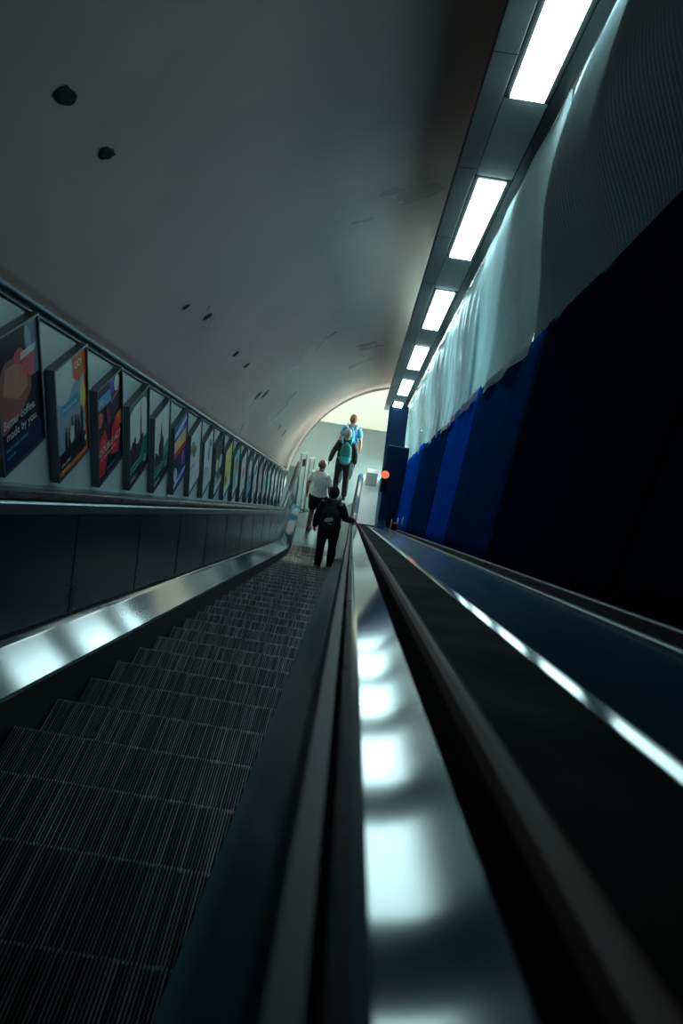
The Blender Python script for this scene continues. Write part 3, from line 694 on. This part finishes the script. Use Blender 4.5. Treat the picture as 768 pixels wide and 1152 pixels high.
# 1: dark figure on the steps, one hand out to the handrail
t, L_ = person('person in black jacket and trousers with a black backpack holding the right handrail', (-.38, ys-.2, zstep(ys)), R(-3),
    joints((.0,.02),(0,.02), .02, re=(.27,.02,1.16), rw=(.40,.22,1.03)), cloth('black_jacket',(.012,.014,.016)), cloth('black_trousers',(.012,.012,.015)),
    (cloth('dark_trainer',(.05,.05,.055)), mat('pale_sole',(.6,.62,.6),.6)), cloth('dark_hair',(.012,.009,.008)), 'short', scale=1.03)
pack(t, L_, cloth('black_backpack',(.014,.016,.019)), cloth('black_strap',(.02,.025,.03)), mat('white_logo',(.85,.88,.85),.5), 1.0)
# 2: man in white T-shirt
pw = at(352, 598, 0)
person('bald person in white T-shirt and dark shorts standing left at the escalator foot', (pw.x, pw.y, .0), R(-14),
    joints((.02,.05),(-.04,.10), .0), cloth('white_cotton',(.9,.95,.9)), cloth('dark_shorts',(.02,.022,.03)),
    (cloth('dark_trainer',(.05,.05,.055)), mat('pale_sole',(.6,.62,.6),.6)), cloth('grey_stubble',(.18,.15,.13)), 'bald', sleeve='short', legs='short', head_turn=-25, scale=1.03)
# 3: black jacket, turquoise pack
pt = at(381, 557, 0)
t, L_ = person('person in black jacket with a turquoise backpack and grey beanie walking away', (pt.x, pt.y, 0), R(4),
    joints((.06,-.04),(.16,-.16), .03, le=(-.29,-.03,1.15), lw=(-.34,.03,.90)), cloth('black_jacket',(.012,.014,.016)), cloth('black_trousers',(.012,.012,.015)),
    (cloth('dark_trainer',(.05,.05,.055)), mat('dark_sole',(.05,.05,.05),.6)), cloth('grey_knit',(.20,.24,.25)), 'cap')
pack(t, L_, cloth('teal_pack',(.02,.16,.17)), cloth('turquoise_pocket',(.03,.42,.52)), None, .85)
# 4: blue shirt
pf = at(387, 540, 0)
t, L_ = person('person with short brown hair in a pale blue shirt, farthest away', (pf.x, pf.y, 0), R(0),
    joints((-.04,.06),(-.14,.14), .02), cloth('blue_shirt',(.06,.24,.42)), cloth('blue_jeans',(.03,.05,.10)),
    (cloth('dark_trainer',(.05,.05,.055)), mat('dark_sole',(.05,.05,.05),.6)), cloth('brown_hair',(.14,.06,.03)), 'short', sleeve='short', scale=1.02)
pack(t, L_, cloth('blue_pack',(.02,.18,.42)), cloth('pale_strap',(.3,.42,.46)), None, .6)

# ================================================================= SMALL THINGS AT THE FOOT
# orange beacon on the end panel
t = thing('warning_beacon', 'round orange lamp on a dark bracket at the far end of the hoarding', 'light', (.53, 14.33, 1.95))
bm = bmesh.new(); box(bm, (-.05,-.03,-.38), (.07,.0,-.02)); bevel(obj('bracket', bm, M['black'], t), .01)
bm = bmesh.new(); bmesh.ops.create_cone(bm, cap_ends=True, segments=20, radius1=.09, radius2=.07, depth=.05, matrix=Matrix.Translation((0,-.055,.06)) @ Matrix.Rotation(R(90),4,'X')); obj('housing', bm, M['black'], t)
bm = bmesh.new(); bmesh.ops.create_uvsphere(bm, u_segments=20, v_segments=12, radius=.085, matrix=Matrix.Translation((0,-.085,.06)) @ Matrix.Diagonal((1,.5,1,1))); obj('lens', bm, mat('orange_lens',(.8,.12,.05),.3, emit=(1,.16,.07), es=1.2), t, True)
# low red barrier board with white posts on the deck
q0 = Q(.80, 13.9, -.172)
t = thing('barrier_board', 'low dark red board with three white posts at the foot of the hoarding', 'barrier', q0)
for dx in (-.16, .02, .16):
    bm = bmesh.new(); bmesh.ops.create_cone(bm, cap_ends=True, segments=12, radius1=.014, radius2=.012, depth=.26, matrix=Matrix.Translation((dx*.6, dx*.4, .13))); obj('post', bm, M['white'], t, True)
bm = bmesh.new(); box(bm, (-.10,-.075,.03), (.015,-.045,.19)); bevel(obj('red_panel', bm, mat('dark_red_board',(.14,.012,.015),.5), t), .006)
# white box on the level end of the dividing deck
q1 = Q(.30, SEND-.35, -.168)
t = thing('control_box', 'white box standing on the level end of the dividing deck', 'box', q1)
bm = bmesh.new(); box(bm, (-.13,-.12,.0), (.13,.12,.32)); bevel(obj('body', bm, M['white'], t), .015)
bm = bmesh.new(); box(bm, (-.11,-.128,.03), (.11,-.12,.29)); bevel(obj('door', bm, M['cream'], t), .004)
# added white panels in place of bright, reflecting balustrade ends
for (x, y, h, lab, ww) in ((-1.27, 15.6, 1.52, 'tall white panel with a small dark mark at the end of the poster wall', .15), (-1.09, 15.75, 1.36, 'narrower white panel standing just right of the marked one', .12)):
    t = thing('sign_panel', lab, 'sign', (x, y, .01)); t.rotation_euler = (0,0,R(45))
    bm = bmesh.new(); box(bm, (-ww/2,-.03,.02), (ww/2,.03,h)); bevel(obj('board', bm, M['white'], t), .012)
    bm = bmesh.new(); box(bm, (-ww/2-.03,-.09,0), (ww/2+.03,.09,.02)); obj('foot', bm, M['kerb'], t)
    bm = bmesh.new(); box(bm, (ww/2-.018,-.034,.05), (ww/2-.006,-.03,h-.05)); obj('edge_strip', bm, M['kerb'], t)
    if h > 1.4:
        bm = bmesh.new(); box(bm, (-.04,-.036,h-.32), (.04,-.03,h-.14)); obj('dark_mark', bm, M['black'], t)

# added fill light, unseen behind the hoarding, to brighten the far vault
t = thing('work_light', 'tall lit work light panel standing in the hall behind the blue hoarding', 'light', (1.75, 17.9, 0)); t.rotation_euler = (0,0,R(-52))
bm = bmesh.new(); box(bm, (-.6,-.02,.3), (.6,.05,2.5)); obj('frame', bm, M['frame'], t)
bm = bmesh.new(); box(bm, (-.57,-.03,.33), (.57,-.021,2.47)); obj('diffuser', bm, mat('work_light_diffuser', (.8,.85,.8), .4, emit=(.74,1.0,.88), es=36), t)
for x in (-.5, .5):
    bm = bmesh.new(); box(bm, (x-.03,-.25,0), (x+.03,.25,.04)); box(bm, (x-.02,-.01,.04), (x+.02,.03,.3)); obj('foot', bm, M['frame'], t)

# added bulbs, unseen behind the hoarding, to make the plastic sheets glow
for k, (u, lab) in enumerate(((7.0,'behind the ribbed silvery sheet'), (9.3,'behind the smooth pale sheet'), (11.9,'behind the creased sheet'), (14.6,'behind the farthest sheet'))):
    org = P(1.75, u, 1.75)
    t = thing('site_lamp', 'caged round site lamp hanging ' + lab, 'lamp', org, 'site lamps behind the hoarding')
    bm = bmesh.new(); bmesh.ops.create_icosphere(bm, subdivisions=2, radius=.07); obj('bulb', bm, mat('site_bulb', (.8,.9,.9), .4, emit=(.62,.95,1.0), es=140), t, True)
    for j in range(4):
        bm = bmesh.new(); a_ = math.pi*j/4
        pts = [V((math.cos(a_)*math.cos(q)*.095, math.sin(a_)*math.cos(q)*.095, math.sin(q)*.095)) for q in [2*math.pi*m/16 for m in range(17)]]
        limb(bm, pts, [.003]*17, 1); obj('cage_wire', bm, M['frame'], t, True)
    ztop = P(1.75, u, CW+math.sqrt(RV**2-.75**2)).z
    # the cord runs straight up to the vault
    hgt = next((q*.02 for q in range(300) if ((lambda p: (p[0]-CX)**2 + (p[1]-CW)**2)((1.75, (ST*org.y + CT*(org.z+q*.02-OZ)))) >= RV**2)), 1.0)
    bm = bmesh.new(); limb(bm, [V((0,0,.09)), V((0,0,hgt))], [.005,.005], 1); obj('cord', bm, M['gasket'], t, True)
